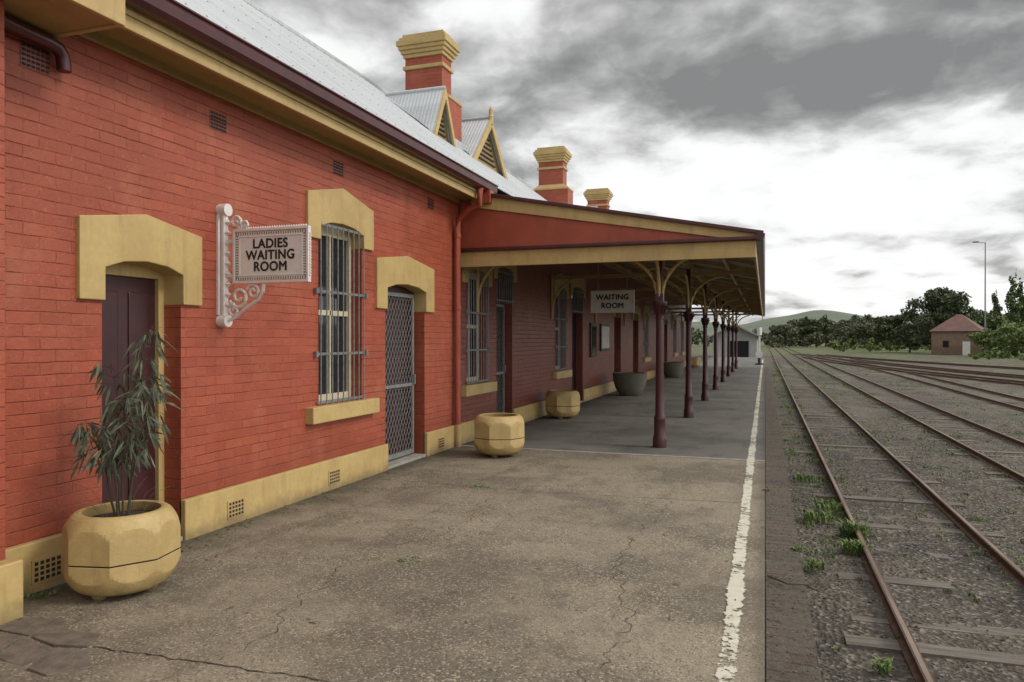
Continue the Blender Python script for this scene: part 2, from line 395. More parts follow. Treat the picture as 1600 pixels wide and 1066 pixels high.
for yc in (3.60,5.435,7.03,9.86):
    x=WX+.047; zc=.135
    vb.box(x-.02,x+.006,yc-.11,yc+.11,zc-.08,zc+.08)
    for i in range(5):
        for k in range(4):
            cy=yc-.08+i*.04; cz=zc-.052+k*.035
            vh.box(x,x+.009,cy-.012,cy+.012,cz-.011,cz+.011)
vb.build('plinth_vents','yel',st); vh.build('plinth_vent_holes','vent',st)
vb=MB(); vh=MB()
for yc,zc in ((3.56,3.49),(5.27,3.55),(7.19,3.563),(9.6,3.586)):
    vb.box(WX-.01,WX+.004,yc-.105,yc+.105,zc-.08,zc+.08)
    for k in range(5):
        z=zc-.062+k*.031
        for i in range(6): vh.box(WX,WX+.008,yc-.095+i*.033,yc-.095+i*.033+.022,z-.008,z+.008)
vb.build('wall_vents','brickdark',st); vh.build('wall_vent_slots','vent',st)
def hood(a,b,zt,legs,eav,peak,mb,ow=.2):
    c=(a+b)/2; a2=a+.004; b2=b-.004
    inner=[(a2,zt-.08),(a2+(b2-a2)*.22,zt-.025),(c,zt-.005),(b2-(b2-a2)*.22,zt-.025),(b2,zt-.08)]
    pts=[(a-ow,legs),(a2,legs)]+inner+[(b2,legs),(b+ow,legs),(b+ow,eav),(c,peak),(a-ow,eav)]
    mb.prism(pts,'x',WX-DEP+.03,WX+.035)
h=MB()
hood(4.07,4.83,2.25,1.93,2.51,2.61,h,.21)
hood(6.80,7.69,2.95,2.72,3.20,3.35,h,.235)
hood(8.27,9.40,2.38,2.03,2.65,2.755,h,.26)
h.build('hoods','yel',st,.008)
h=MB()
for a,b,c,d in ops[2:]:
    if a>10 : hood(a,b,d,d-.25,d+.22,d+.32,h,.2)
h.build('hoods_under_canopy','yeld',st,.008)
s_=MB(); 
for a,b,c,d in wins: s_.box(WX-DEP,WX+.10,a-.24,b+.26,c-.18,c-.005)
s_.build('window_sills','yel',st,.01)
fr=MB(); gl=MB(); ba=MB()
for a,b,c,d in wins:
    x=WX-.14; m_=(c+d)/2
    for (p0,p1,q0,q1) in ((a,a+.07,c,d),(b-.07,b,c,d),(a+.07,b-.07,c,c+.09),(a+.07,b-.07,d-.14,d),(a+.07,b-.07,m_-.03,m_+.03),((a+b)/2-.014,(a+b)/2+.014,c+.09,d-.14)):
        fr.box(x-.05,x,p0,p1,q0,q1)
    gl.box(x-.035,x-.03,a+.06,b-.06,c+.07,d-.13)
    n=9; xb=WX+.03; top=d-.04
    for i in range(n):
        yy=a+.0+(b-a)*i/(n-1)
        ba.tube([(xb,yy,c+.0),(xb,yy,top)],.0075,6)
    for zz in (c+.03,c+.55,(c+d)/2+.22,top-.02):
        ba.box(xb-.012,xb-.004,a-.06,b+.06,zz-.014,zz+.014)
    for zz in (c+.55,(c+d)/2+.22):
        for yy in (a-.08,b+.06): ba.box(WX,xb+.015,yy-.022,yy+.022,zz-.028,zz+.028)
fr.build('sash_frames','cream',st,.004); gl.build('window_panes','glass',st); ba.build('window_bars','steel',st)
dm=MB(); dp=MB(); fy=MB(); scn=MB(); tb=MB(); fm=MB()
for a,b,c,d,k in doors:
    x=WX-DEP+.02
    fm_=fy if k=='door1' else fm
    fm_.box(x-.05,x+.05,a,a+.05,.0,d); fm_.box(x-.05,x+.05,b-.06,b,.0,d); fm_.box(x-.05,x+.05,a+.05,b-.06,d-.11,d)
    dt=2.3 if d>2.7 else d-.11
    if k in('door3','door4'):
        fm_.box(x-.05,x+.05,a+.05,b-.06,dt,dt+.06)
        for i in range(8):
            yy=a+.03+(b-a-.06)*i/7; tb.box(WX+.0,WX+.018,yy-.009,yy+.009,dt,d-.06)
        for zz in (dt+.05,d-.12): tb.box(WX-.004,WX+.022,a-.04,b+.04,zz-.012,zz+.012)
    if k in('door2','door3'):
        a_,b_=a+.06,b-.07; z0,z1=.06,dt
        xs_=x+.075
        for q in ((a_,a_+.05,z0,z1),(b_-.05,b_,z0,z1),(a_+.05,b_-.05,z0,z0+.06),(a_+.05,b_-.05,z1-.05,z1),(a_+.05,b_-.05,1.0,1.04)):
            scn.box(xs_-.012,xs_+.016,*q)
        step=.085; W=b_-a_; n=int((W+ (z1-z0)*.6)/step)+2
        for sgn in (1,-1):
            for i in range(-1,n):
                ys_=(a_-(z1-z0)*.6+i*step) if sgn>0 else (a_+i*step)
                f=lambda z: ys_+sgn*.6*(z-z0)
                def zof(y): return z0+(y-ys_)/(sgn*.6)
                lo,hi=sorted((zof(a_),zof(b_))); lo=max(lo,z0); hi=min(hi,z1)
                if hi-lo<.03: continue
                xx=xs_+.002*sgn
                scn.tube([(xx,f(lo),lo),(xx,f(hi),hi)],.005 if k=='door2' else .004,4,cap=False)
        scn.box(xs_+.01,xs_+.05,b_-.045,b_-.02,1.02,1.16)
        dm.box(x-.03,x+.01,a+.05,b-.06,0.02,dt)
    else:
        dm.box(x-.03,x+.012,a+.05,b-.06,0.02,dt)
        W=b-a-.11
        for (z0,z1) in ((.2,.85),(1.05,dt-.12)):
            for q in (0,1):
                ya=a+.05+W*(.12+q*.46); dp.box(x+.008,x+.024,ya,ya+W*.3,z0,z1)
        fm.lathe([(.01,0),(.03,.01),(.03,.03),(.0,.045)],x+.05,b-.13,10,1.0)
dm.build('doors','doorm',st,.004); dp.build('door_panels','doorm',st,.008); fy.build('door_frame_yellow','yel',st,.004); fm.build('door_frames','maroon',st,.004)
scn.build('mesh_security_door','screen',st); tb.build('transom_bars','steel',st)
ds=MB()
for a,b,c,d,k in doors: ds.box(WX-DEP,WX+.02,a,b,-.01,.035)
ds.build('door_steps','conc',st,.005)

# eaves
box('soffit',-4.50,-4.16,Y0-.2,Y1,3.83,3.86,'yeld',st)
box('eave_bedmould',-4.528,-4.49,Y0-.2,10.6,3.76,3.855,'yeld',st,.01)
box('fascia',-4.16,-4.12,3.0,10.9,3.77,3.95,'yel',st,.005)
box('fascia_trim',-4.12,-4.10,3.0,10.9,3.86,3.93,'yel',st,.006)
gp=[(-4.10,3.92),(-4.06,3.90),(-4.01,3.905),(-3.975,3.94),(-3.965,4.0),(-3.97,4.03),(-3.95,4.035),(-3.95,4.05),(-3.99,4.05),(-4.10,4.04)]
MB().prism(gp,'y',3.0,10.85).build('gutter','gutter',st,.003)
def corr(name,y0,y1,pa,pb,m,parent,amp=.009,per=.0762,seg=6,rows=5):
    n=int((y1-y0)/per*seg); mb=MB(); pa=Vector((pa[0],0,pa[1])); pb=Vector((pb[0],0,pb[1]))
    nrm=(pb-pa).normalized(); nrm=Vector((-nrm.z,0,nrm.x)); 
    if nrm.z<0: nrm=-nrm
    for i in range(n+1):
        y=y0+(y1-y0)*i/n; o=nrm*amp*math.sin(2*math.pi*i/seg)
        for k in range(rows):
            q=pa+(pb-pa)*k/(rows-1)+o; mb.v.append((q.x,y,q.z))
    for i in range(n):
        for k in range(rows-1):
            a=i*rows+k; mb.f.append((a,a+1,a+rows+1,a+rows))
    return mb.build(name,m,parent,smooth=False)
corr('roof_front',2.6,Y1+.3,(-3.99,4.035),RIDGE,'roof',st)
corr('roof_rear',2.6,Y1+.3,RIDGE,(-13.1,4.0),'roof',st)
MB().tube([(-8.54,2.6,7.5),(-8.54,Y1+.3,7.5)],.07,8).build('ridge_cap','roof',st)
sw=MB()
for r_ in range(5):
    tt=.06+r_*.22; x=-3.99-4.55*tt; z=4.035+3.465*tt
    y=3
    while y<16:
        sw.box(x-.005,x+.005,y-.006,y+.006,z+.0,z+.016); y+=.2286
sw.build('roof_screws','steel',st)
def roofz(x): return 4.035+( -3.99-x)*(3.465/4.55)
def gablet(y,hw,xf,zap,fin):
    zb=roofz(xf)-.02; xr=-3.99-(zap-4.035)/(3.465/4.55)
    mb=MB(); ov=.12
    for sg in (-1,1):
        L=xf+ov-xr; n=int(L/.0762*4)
        for i in range(n):
            t0,t1=i/n,(i+1)/n
            def P(t,e):
                x=xf+ov+(xr-xf-ov)*t; w_=.008*math.sin(t*L/.0762*2*math.pi)
                if e==0: return (x,y,zap+.05+w_)
                k=(hw+.12)
                zz=zap-(zap-zb)*(k/hw)
                if x<xf:
                    tt=(xf-x)/(xf-xr); kk=hw*(1-tt); zz=zap-(zap-zb)*(kk/hw); k=kk
                return (x,y+sg*k,zz+.05+w_)
            mb.quad(P(t0,0),P(t1,0),P(t1,1),P(t0,1))
    mb.build('gablet_roof','roof',st)
    MB().tube([(xf+ov,y,zap+.06),(xr,y,zap+.06)],.035,8).build('gablet_ridge_cap','roof',st)
    MB().prism([(y-hw,zb-.3),(y+hw,zb-.3),(y+hw,zb),(y,zap),(y-hw,zb)],'x',xf-.06,xf).build('gablet_face','yeld',st)
    bb=MB()
    for sg in (-1,1):
        k=1.14
        bb.prism([(y,zap+.06),(y+sg*hw*k,zap+.06-(zap-zb)*k),(y+sg*(hw*k-.0),zap-.14-(zap-zb)*k),(y,zap-.17)],'x',xf+ov-.02+.001*sg,xf+ov+.025+.001*sg)
    bb.build('gablet_bargeboards','yel',st,.004)
    lv=MB(); 
    for i in range(7):
        tt=.2+i*.1; zz=zap-(zap-zb)*tt-.1; k=hw*(tt-.08)*.75
        if k>.03: lv.box(xf,xf+.03,y-k,y+k,zz-.02,zz+.015)
    lv.build('gablet_louvres','vent',st)
    if fin: MB().lathe([(.055,0),(.055,.16),(.065,.17),(.05,.22),(.05,.34),(.02,.40),(.0,.42)],xf+ov,y,10,zap-.1).build('finial','yel',st)
gablet(13.45,.46,-6.15,6.60,False)
gablet(16.05,1.0,-6.15,6.74,True)
gablet(27.5,.9,-6.15,6.6,False)
def chimney(y):
    xa,xb=-7.5,-6.62; d=.5; c=MB(); k=MB()
    rb=roofz(-6.4)-1.6
    c.box(xa-.12,xb+.2,y-.1,y+d+.12,rb,6.9)
    c.box(xa,xb,y,y+d,6.9,8.0)
    def ring(mb,z0,z1,o): mb.box(xa-o,xb+o,y-o,y+d+o,z0,z1)
    i=len(k.v); 
    lo=[(xa-.14,y-.12),(xb+.22,y-.12),(xb+.22,y+d+.14),(xa-.14,y+d+.14)]; hi=[(xa-.01,y-.01),(xb+.01,y-.01),(xb+.01,y+d+.01),(xa-.01,y+d+.01)]
    k.v+=[(a,b,6.83) for a,b in lo]+[(a,b,6.89) for a,b in lo]+[(a,b,7.03) for a,b in hi]
    for r in (0,4):
        for j in range(4): l=(j+1)%4; k.f.append((i+r+j,i+r+l,i+r+4+l,i+r+4+j))
    k.f.append((i,i+1,i+2,i+3)); k.f.append((i+8,i+9,i+10,i+11))
    ring(k,7.56,7.64,.045); ring(k,7.82,7.90,.04); ring(k,7.90,7.98,.08); ring(k,7.98,8.06,.12); ring(k,8.06,8.18,.155); ring(k,8.18,8.25,.11); ring(k,8.25,8.33,.05)
    c.build('chimney_shaft','red',st); k.build('chimney_cornice','yel',st,.012)
    MB().box(xa+.15,xb-.15,y+.12,y+d-.12,8.33,8.335).build('chimney_flue','hole',st)
    MB().box(xa-.2,xb+.26,y-.16,y+d+.18,rb,roofz(xb+.2)+.12).build('chimney_flashing','roof',st)
for y in (14.6,24.7,32.2): chimney(y)

# near projecting bay and its eave
box('near_bay_wall',-8,-4.27,-3,3.16,0,3.72,'red',st)
box('near_bay_plinth',-8,-4.17,-3,3.20,-.05,.34,'yel',st,.01)
box('near_eave_box',-4.6,-3.91,-3,3.62,3.66,3.70,'yeld',st)
box('near_eave_fascia',-3.91,-3.87,-3,3.66,3.65,3.85,'yel',st,.006)
box('near_eave_end',-4.6,-3.91,3.62,3.66,3.65,3.85,'yel',st,.006)
box('near_eave_roof',-4.6,-3.85,-3,3.70,3.85,3.89,'gutter',st)
MB().tube([(-4.36,3.0,3.60),(-4.42,3.3,3.60),(-4.45,3.58,3.60),(-4.455,3.66,3.59),(-4.46,3.70,3.55),(-4.46,3.71,3.49),(-4.46,3.71,3.45)],.045,12).build('near_downpipe','gutter',st,smooth=True)
dpz=MB()
dpz.tube([(WX+.075,10.40,.33),(WX+.075,10.40,3.35),(WX+.10,10.38,3.48),(-4.22,10.32,3.62),(-4.06,10.3,3.66),(-4.04,10.3,3.94)],.048,12)
for z in (.95,2.1,3.2): dpz.tube([(WX+.075,10.40,z),(WX+.075,10.40,z+.06)],.057,12)
dpz.build('downpipe','redflat',st,smooth=True)
MB().tube([(WX+.075,10.40,0),(WX+.075,10.40,.34)],.055,12).build('downpipe_foot','yel',st,smooth=True)
box('rainwater_head',-4.1,-3.96,10.5,10.68,3.72,3.93,'redflat',st,.01)

# ------------------------------------------------------------------ canopy
cn=empty('platform_canopy',(-2,11,0))
CY0,CY1=10.6,46.5; XO=-.12
def cz(x): return 3.10+( -.08-x)*(.85/4.42)
corr('canopy_roof',CY0-.06,CY1,(-4.5,cz(-4.5)),(-.06,cz(-.06)),'croof',cn)
box('end_beam',-4.5,XO,CY0,CY0+.06,2.77,3.0,'yel',cn,.005)
box('end_beam_cap',-4.5,XO+.06,CY0-.07,CY0+.08,3.0,3.055,'gutter',cn,.012)
MB().prism([(-4.5,3.055),(XO-.15,3.055),(-4.5,cz(-4.5)-.15)],'y',CY0+.01,CY0+.04).build('end_infill','redflat',cn)
MB().prism([(-4.3,cz(-4.3)-.02),(XO+.05,cz(XO)-.02),(XO+.05,cz(XO)-.045),(XO-.4,cz(XO-.4)-.14),(-4.3,cz(-4.3)-.22)],'y',CY0-.02,CY0+.009).build('end_barge','yel',cn,.004)
MB().prism([(-4.35,cz(-4.35)-.02),(XO+.1,cz(XO+.1)-.02),(XO+.1,cz(XO+.1)+.03),(-4.35,cz(-4.35)+.03)],'y',CY0-.07,CY0+.05).build('end_flashing','gutter',cn,.004)
box('front_fascia',XO-.03,XO,CY0+.065,CY1,2.80,3.0,'yeld',cn)
MB().prism([(XO+.002,3.0),(XO+.1,3.0),(XO+.12,3.08),(XO+.002,3.08)],'y',CY0-.09,CY1).build('front_gutter','gutter',cn)
r=MB(); pu=MB()
y=CY0+.7
while y<CY1:
    r.prism([(-4.5,cz(-4.5)-.02),(XO-.04,cz(XO)-.02),(XO-.04,cz(XO)-.10),(-4.5,cz(-4.5)-.10)],'y',y,y+.04); y+=1.5
for x in (-.7,-1.52,-2.3,-3.1,-3.9):
    pu.box(x-.025,x+.025,CY0+.07,CY1,cz(x)-.17 if x!=-1.52 else 3.12,cz(x)-.101)
r.build('rafters','yeld',cn); pu.build('purlins','yeld',cn)
ps=MB(); up=MB(); br_=MB(); tie=MB()
PX=-1.52
py=[11.35+4.5*i for i in range(8)]
def arc(o,dx,dy,R,n=10):
    pts=[]
    for i in range(n+1):
        th=i/n*math.pi/2
        k=R*(1-math.cos(th)); z=R*.95*math.sin(th)
        pts.append((o[0]+dx*k,o[1]+dy*k,o[2]+z))
    return pts
for y in py:
    ps.lathe([(.105,0),(.105,.12),(.098,.16),(.085,.20),(.085,.42),(.09,.45),(.068,.50),(.062,.9),(.054,1.95),(.065,1.96),(.065,1.99),(.056,2.0),(.058,2.05),(.075,2.10),(.105,2.16),(.11,2.18),(.11,2.22)],PX,y,16)
    for j in range(8):
        th=j*math.pi/4; ps.tube([(PX+.058*math.cos(th),y+.058*math.sin(th),2.02),(PX+.085*math.cos(th),y+.085*math.sin(th),2.11),(PX+.12*math.cos(th),y+.12*math.sin(th),2.15)],.014,5)
    up.box(PX-.04,PX+.04,y-.04,y+.04,2.22,3.13)
    up.box(PX-.06,PX+.06,y-.06,y+.06,2.22,2.34)
    for dx,dy in ((1,0),(-1,0),(0,1),(0,-1)):
        br_.tube(arc((PX+dx*.04,y+dy*.04,2.30),dx,dy,.68),.026,6)
        br_.tube([(PX+dx*.04,y+dy*.04,2.74),(PX+dx*.22,y+dy*.22,2.70)],.012,5)
    br_.tube(arc((WX+.03,y,2.25),1,0,.85),.026,6)
    br_.tube([(WX+.03,y,2.1),(WX+.03,y,3.1)],.028,6)
    tie.box(-4.5,XO-.04,y-.035,y+.035,2.98,3.06)
ps.build('posts','maroon',cn,smooth=True); up.build('post_heads','maroon',cn,.004); br_.build('curved_brackets','yel',cn,smooth=True); tie.build('tie_beams','yeld',cn)

# ------------------------------------------------------------------ signs
def text(s,x,y,z,size,m,parent,bold=.0,sx=1):
    parts=[]
    for k,(ox,oz) in enumerate(((0,0),(bold,0),(-bold,0),(0,bold),(0,-bold))):
        cu=bpy.data.curves.new('lettering','FONT'); cu.body=s; cu.size=size; cu.align_x='CENTER'; cu.align_y='CENTER'; cu.extrude=.0015
        cu.space_character=1.06
        o=bpy.data.objects.new('tmp',cu); sc.collection.objects.link(o)
        o.rotation_euler=(rad(90),0,0); o.location=(x+ox,y-.0004*k,z+oz); o.scale=(sx,1,1); cu.materials.append(M[m])
        bpy.context.view_layer.update()
        me=bpy.data.meshes.new_from_object(o.evaluated_get(bpy.context.evaluated_depsgraph_get())); me.transform(o.matrix_world)
        parts.append(me); bpy.data.objects.remove(o)
    bm=bmesh.new()
    for me in parts: bm.from_mesh(me)
    me=bpy.data.meshes.new('lettering'); bm.to_mesh(me); bm.free(); me.materials.append(M[m])
    o2=bpy.data.objects.new('lettering_'+s.lower(),me); sc.collection.objects.link(o2); setpar(o2,parent); return o2
sg=empty('ladies_waiting_room_sign',(-4.0,5.29,2.3))
sy=5.29; X0,X1,Z0,Z1=-4.38,-3.61,2.13,2.60
box('panel',X0+.03,X1-.03,sy-.012,sy+.012,Z0+.03,Z1-.03,'signw',sg)
f=MB()
f.box(X0,X1,sy-.022,sy+.022,Z0,Z0+.022); f.box(X0,X1,sy-.022,sy+.022,Z1-.022,Z1)
f.box(X0,X0+.022,sy-.022,sy+.022,Z0+.022,Z1-.022); f.box(X1-.022,X1,sy-.022,sy+.022,Z0+.022,Z1-.022)
f.box(X0+.062,X1-.062,sy-.018,sy+.018,Z0+.062,Z0+.074); f.box(X0+.062,X1-.062,sy-.018,sy+.018,Z1-.074,Z1-.062)
f.box(X0+.062,X0+.074,sy-.018,sy+.018,Z0+.074,Z1-.074); f.box(X1-.074,X1-.062,sy-.018,sy+.018,Z0+.074,Z1-.074)
f.build('frame','white',sg,.003)
bd=MB(); hd=MB()
n=30
for i in range(n):
    x=X0+.035+(X1-X0-.07)*i/(n-1)
    for z in (Z0+.042,Z1-.042): hd.box(x-.004,x+.004,sy-.014,sy+.014,z-.011,z+.011)
    bd.lathe([(.0,-.012),(.01,0),(.0,.014)],x,sy,6,Z1+.008)
for i in range(16):
    z=Z0+.06+(Z1-Z0-.12)*i/15
    for x in (X0+.042,X1-.042): hd.box(x-.011,x+.011,sy-.014,sy+.014,z-.004,z+.004)
    bd.tube([(X1+.0,sy,z),(X1+.012,sy,z)],.008,6)
M['shadegap']=mat('border_recess',(.16,.13,.12),None,20,.8)
hd.build('pierced_border','shadegap',sg); bd.build('beading','white',sg)
br=MB()
br.box(WX,WX+.02,sy-.045,sy+.045,1.86,2.74)
br.tube([(WX+.05,sy,1.82),(WX+.05,sy,2.76)],.03,8)
for z,r_ in ((1.81,.055),(2.78,.055)):
    br.tube([(WX,sy,z),(WX+.09,sy,z)],r_,12)
def spiral(cx,cz_,r0,turns,ph,dirn=1,n=26):
    return [(cx+r0*(1-.8*i/n)*math.cos(ph+dirn*turns*2*math.pi*i/n),sy,cz_+r0*(1-.8*i/n)*math.sin(ph+dirn*turns*2*math.pi*i/n)) for i in range(n+1)]
br.tube(spiral(-4.33,2.02,.10,1.4,rad(200)),.014,6)
br.tube(spiral(-4.18,2.06,.07,1.4,rad(160),-1),.012,6)
br.tube(spiral(-4.38,1.90,.06,1.3,rad(90)),.012,6)
br.tube([(WX+.05,sy,1.80),(-4.36,sy,1.84),(-4.24,sy,1.93),(-4.13,sy,1.99),(-4.08,sy,2.06),(-4.07,sy,2.13)],.016,6)
br.tube(spiral(-4.36,2.67,.06,1.4,rad(-60)),.013,6); br.tube(spiral(-4.26,2.64,.04,1.2,rad(220),-1),.012,6)
br.tube([(WX+.05,sy,2.5),(X0,sy,2.5)],.02,6); br.tube([(WX+.05,sy,2.2),(X0,sy,2.2)],.02,6)
for k in range(9): br.lathe([(.0,-.03),(.028,0),(.0,.03)],WX+.085,sy,6,1.95+k*.09)
br.build('scroll_bracket','white',sg,smooth=True)
for s_t,z in (('LADIES',2.465),('WAITING',2.367),('ROOM',2.269)):
    text(s_t,(X0+X1)/2,sy-.014,z,.112,'black',sg,.003,.98)
wr=empty('waiting_room_sign',(-2.9,14.7,2.4))
box('board',-3.32,-2.50,14.69,14.73,2.21,2.60,'signg',wr,.004)
f=MB(); f.box(-3.35,-2.47,14.68,14.74,2.60,2.63); f.box(-3.35,-2.47,14.68,14.74,2.18,2.21); f.box(-3.35,-3.32,14.68,14.74,2.21,2.6); f.box(-2.5,-2.47,14.68,14.74,2.21,2.6)
f.build('frame','signg',wr)
h=MB(); 
for x in (-3.2,-2.62): h.tube([(x,14.71,2.62),(x,14.71,3.3)],.01,6)
h.build('hangers','steel',wr)
text('WAITING',-2.91,14.686,2.49,.145,'black',wr,.006,1.02); text('ROOM',-2.91,14.686,2.32,.145,'black',wr,.006,1.02)
nb=empty('notice_board',(WX,20,1.6)); box('backing',WX,WX+.05,19.7,20.4,1.15,2.1,'doorm',nb,.01); box('glass',WX+.05,WX+.056,19.78,20.32,1.23,2.02,'glass',nb)
nb=empty('notice_board',(WX,21.6,1.6)); box('backing',WX,WX+.05,21.0,22.2,1.3,2.1,'doorm',nb,.01); box('paper',WX+.05,WX+.056,21.08,22.12,1.38,2.02,'signg',nb)

# ------------------------------------------------------------------ planters
def planter(x,y,rot,k_=1.0,name='planter'):
    # octagonal concrete tub: flat panels whose corners are rounded off by a spherical form
    e=empty(name,(x,y,0)); R=.394; ap=.350; zc=.325
    def ring_at(z,ins):
        rr=math.sqrt(max(R*R-((z-zc)*1.0)**2,0))-ins; ring=[]
        seg=96
        for j in range(seg):
            th=2*math.pi*j/seg; loc=((th+math.pi/8)%(math.pi/4))-math.pi/8
            q=min((ap-ins)/math.cos(loc),rr)*k_
            ring.append((x+q*math.cos(th+rot),y+q*math.sin(th+rot),z*k_))
        return ring
    def half(zs,nm,m):
        mb=MB(); seg=96
        prof=[ring_at(z,i) for z,i in zs]
        for rg in prof: mb.v+=rg
        for k in range(len(prof)-1):
            for j in range(seg):
                l=(j+1)%seg; mb.f.append((k*seg+j,k*seg+l,(k+1)*seg+l,(k+1)*seg+j))
        mb.f.append(tuple(range(0,seg))[::-1])
        return mb.build(nm,m,e,smooth=True,split=9)
    half([(.035,.045),(.045,.02),(.06,.005)]+[(.075+i*.0125,0) for i in range(16)]+[(.266,.005)],'lower_bowl','yelp')
    half([(.264,.012),(.276,.012)],'joint','hole')
    half([(.274,.005),(.278,.0)]+[(.29+i*.015,0) for i in range(18)]+[(.56,.001),(.575,.010),(.58,.03),(.575,.055),(.55,.065),(.50,.07)],'upper_bowl','yelp')
    MB().lathe([(.26*k_,.50*k_),(.2*k_,.515*k_),(.05*k_,.53*k_)],x,y,24).build('soil','soil',e)
    ft=MB()
    for a in (0,1,2): th=a*2.094+.5; ft.lathe([(.035,0),(.05,.02),(.035,.045)],x+.17*math.cos(th),y+.17*math.sin(th),10)
    ft.build('feet','yelp',e)
    return e
NX,NY=-3.99,3.74
planter(NX,NY,rad(13),.93); planter(-3.56,9.8,rad(22)); planter(-4.0,14.9,rad(20)); planter(-3.9,44,rad(5))
def bowl(x,y):
    MB().lathe([(.26,0),(.30,.02),(.42,.22),(.49,.45),(.50,.60),(.505,.66),(.45,.665),(.42,.58),(.1,.56)],x,y,32).build('concrete_bowl_planter','bowl',None,smooth=True)
bowl(-3.74,21.5); bowl(-3.75,32.2)
def sapling(x,y,z0):
    e=empty('eucalyptus_sapling',(x,y,z0)); stt=MB(); lf=MB()
    rnd=random.Random(31)
    def leaf(p,d,L,W):
        d=Vector(d).normalized(); side=d.cross(Vector((rnd.uniform(-1,1),rnd.uniform(-1,1),rnd.uniform(-.4,.4)))).normalized()
        p=Vector(p); mid1=p+d*L*.35+Vector((0,0,-L*.03)); mid2=p+d*L*.7+Vector((0,0,-L*.12)); tip=p+d*L+Vector((0,0,-L*.25))
        i=len(lf.v)
        lf.v+=[tuple(p),tuple(mid1+side*W),tuple(mid2+side*W*.8),tuple(tip),tuple(mid2-side*W*.8),tuple(mid1-side*W)]
        lf.f+=[(i,i+1,i+5),(i+1,i+2,i+4,i+5),(i+2,i+3,i+4)]
    for s,(a,H,lean,nb_,i0) in enumerate([(.6,1.26,.10,5,4),(2.9,1.04,.08,3,5),(.1,.95,.22,4,6),(5.6,.84,.13,2,6),(3.9,.68,.18,3,6),(4.9,.66,.15,2,7)]):
        bx=x+math.cos(a)*.04; by=y+math.sin(a)*.04
        pts=[]
        for i in range(13):
            t=i/12; droop=-.05*max(0,t-.8)/.2
            pts.append((bx+math.cos(a)*lean*t**1.4+.025*math.sin(8*t+s)*t,by+math.sin(a)*lean*t**1.4+.025*math.cos(7*t+s*2)*t,z0+H*t+droop))
        stt.tube(pts,.008,6,.002)
        for i in range(i0,13):
            for q in range(nb_):
                p=pts[i]; b=rnd.uniform(0,6.28); bl=rnd.uniform(.05,.24)*(1.2-.65*i/12)
                tip=(p[0]+math.cos(b)*bl,p[1]+math.sin(b)*bl,p[2]+rnd.uniform(-.03,.07))
                stt.tube([p,((p[0]+tip[0])/2,(p[1]+tip[1])/2,(p[2]+tip[2])/2+.015),tip],.0025,4,.001)
                for _ in range(rnd.randint(3,5)):
                    u=rnd.uniform(.4,1); bp=tuple(p[k]+(tip[k]-p[k])*u for k in range(3))
                    bb=b+rnd.uniform(-1.1,1.1)
                    leaf(bp,(math.cos(bb),math.sin(bb),rnd.uniform(-2.4,.0)),rnd.uniform(.07,.135),rnd.uniform(.006,.010))
    stt.build('stems','twig',e); lf.build('leaves','leaf',e)
sapling(NX,NY,.47)
dr=MB()
for i in range(22):
    a=random.uniform(0,6.28); L=random.uniform(.1,.32)
    dr.tube([(NX+.1*math.cos(a),NY+.1*math.sin(a),.47),(NX+(.1+L*.4)*math.cos(a),NY+(.1+L*.4)*math.sin(a),.47+L*.6),(NX+(.1+L*.9)*math.cos(a),NY+(.1+L*.9)*math.sin(a),.47+L*.75)],.0012,3)
dr.build('dry_grass_sprigs','litter')

# ------------------------------------------------------------------ tracks
def track(name,fx,y0,y1,step=1.0):
    e=empty(name,(fx(10),10,GZ)); rb=MB(); rt=MB(); sl=MB()
    n=max(2,int((y1-y0)/step)); G=.7525
    P=[]
    for i in range(n+1):
        y=y0+(y1-y0)*i/n; dx=(fx(y+.5)-fx(y-.5)); t=Vector((dx,1,0)).normalized(); nn=Vector((t.y,-t.x,0)); P.append((Vector((fx(y),y,0)),nn))
    for sgn in (-1,1):
        prof=[(-.055,GZ-.03),(.055,GZ-.03),(.055,GZ-.005),(.012,GZ+.012),(.012,GZ+.075),(.034,GZ+.09),(.034,GZ+.113),(-.034,GZ+.113),(-.034,GZ+.09),(-.012,GZ+.075),(-.012,GZ+.012),(-.055,GZ-.005)]
        i0=len(rb.v); m_=len(prof)
        for p,nn in P:
            for o,z in prof:
                q=p+nn*(sgn*G+o); rb.v.append((q.x,q.y,z))
        for i in range(n):
            for j in range(m_):
                l=(j+1)%m_; rb.f.append((i0+i*m_+j,i0+i*m_+l,i0+(i+1)*m_+l,i0+(i+1)*m_+j))
        i0=len(rt.v)
        for p,nn in P:
            for o in (-.02,.02):
                q=p+nn*(sgn*G+o); rt.v.append((q.x,q.y,GZ+.1165))
        for i in range(n): rt.f.append((i0+2*i,i0+2*i+1,i0+2*i+3,i0+2*i+2))
    rb.build('rails','rail',e); rt.build('rail_heads','railtop',e)
    y=y0
    while y<min(y1,75):
        x=fx(y); dx=(fx(y+.5)-fx(y-.5)); t=Vector((dx,1,0)).normalized(); nn=Vector((t.y,-t.x,0))
        L=1.2+random.uniform(-.08,.05); wv=.115; zt=GZ+random.choice([-.04,-.035,-.026,-.018,-.012])
        c=Vector((x,y,0)); tl=random.uniform(-.02,.02)
        c4=[c+nn*(-L)+t*(-wv+tl),c+nn*L+t*(-wv-tl),c+nn*L+t*(wv-tl),c+nn*(-L)+t*(wv+tl)]
        sl.prism([(q.x,q.y) for q in c4],'z',GZ-.2,zt); y+=.66+random.uniform(-.04,.04)
    sl.build('sleepers','sleeper',e)
track('railway_track',lambda y:1.93,-4,600,step=30)
track('railway_track',lambda y:5.35,-4,600,step=30)
def f3(y): return 9.9 if y<60 else 9.9-(min(y,140)-60)**2/6400*4.4
track('railway_track',f3,-4,140,step=2)
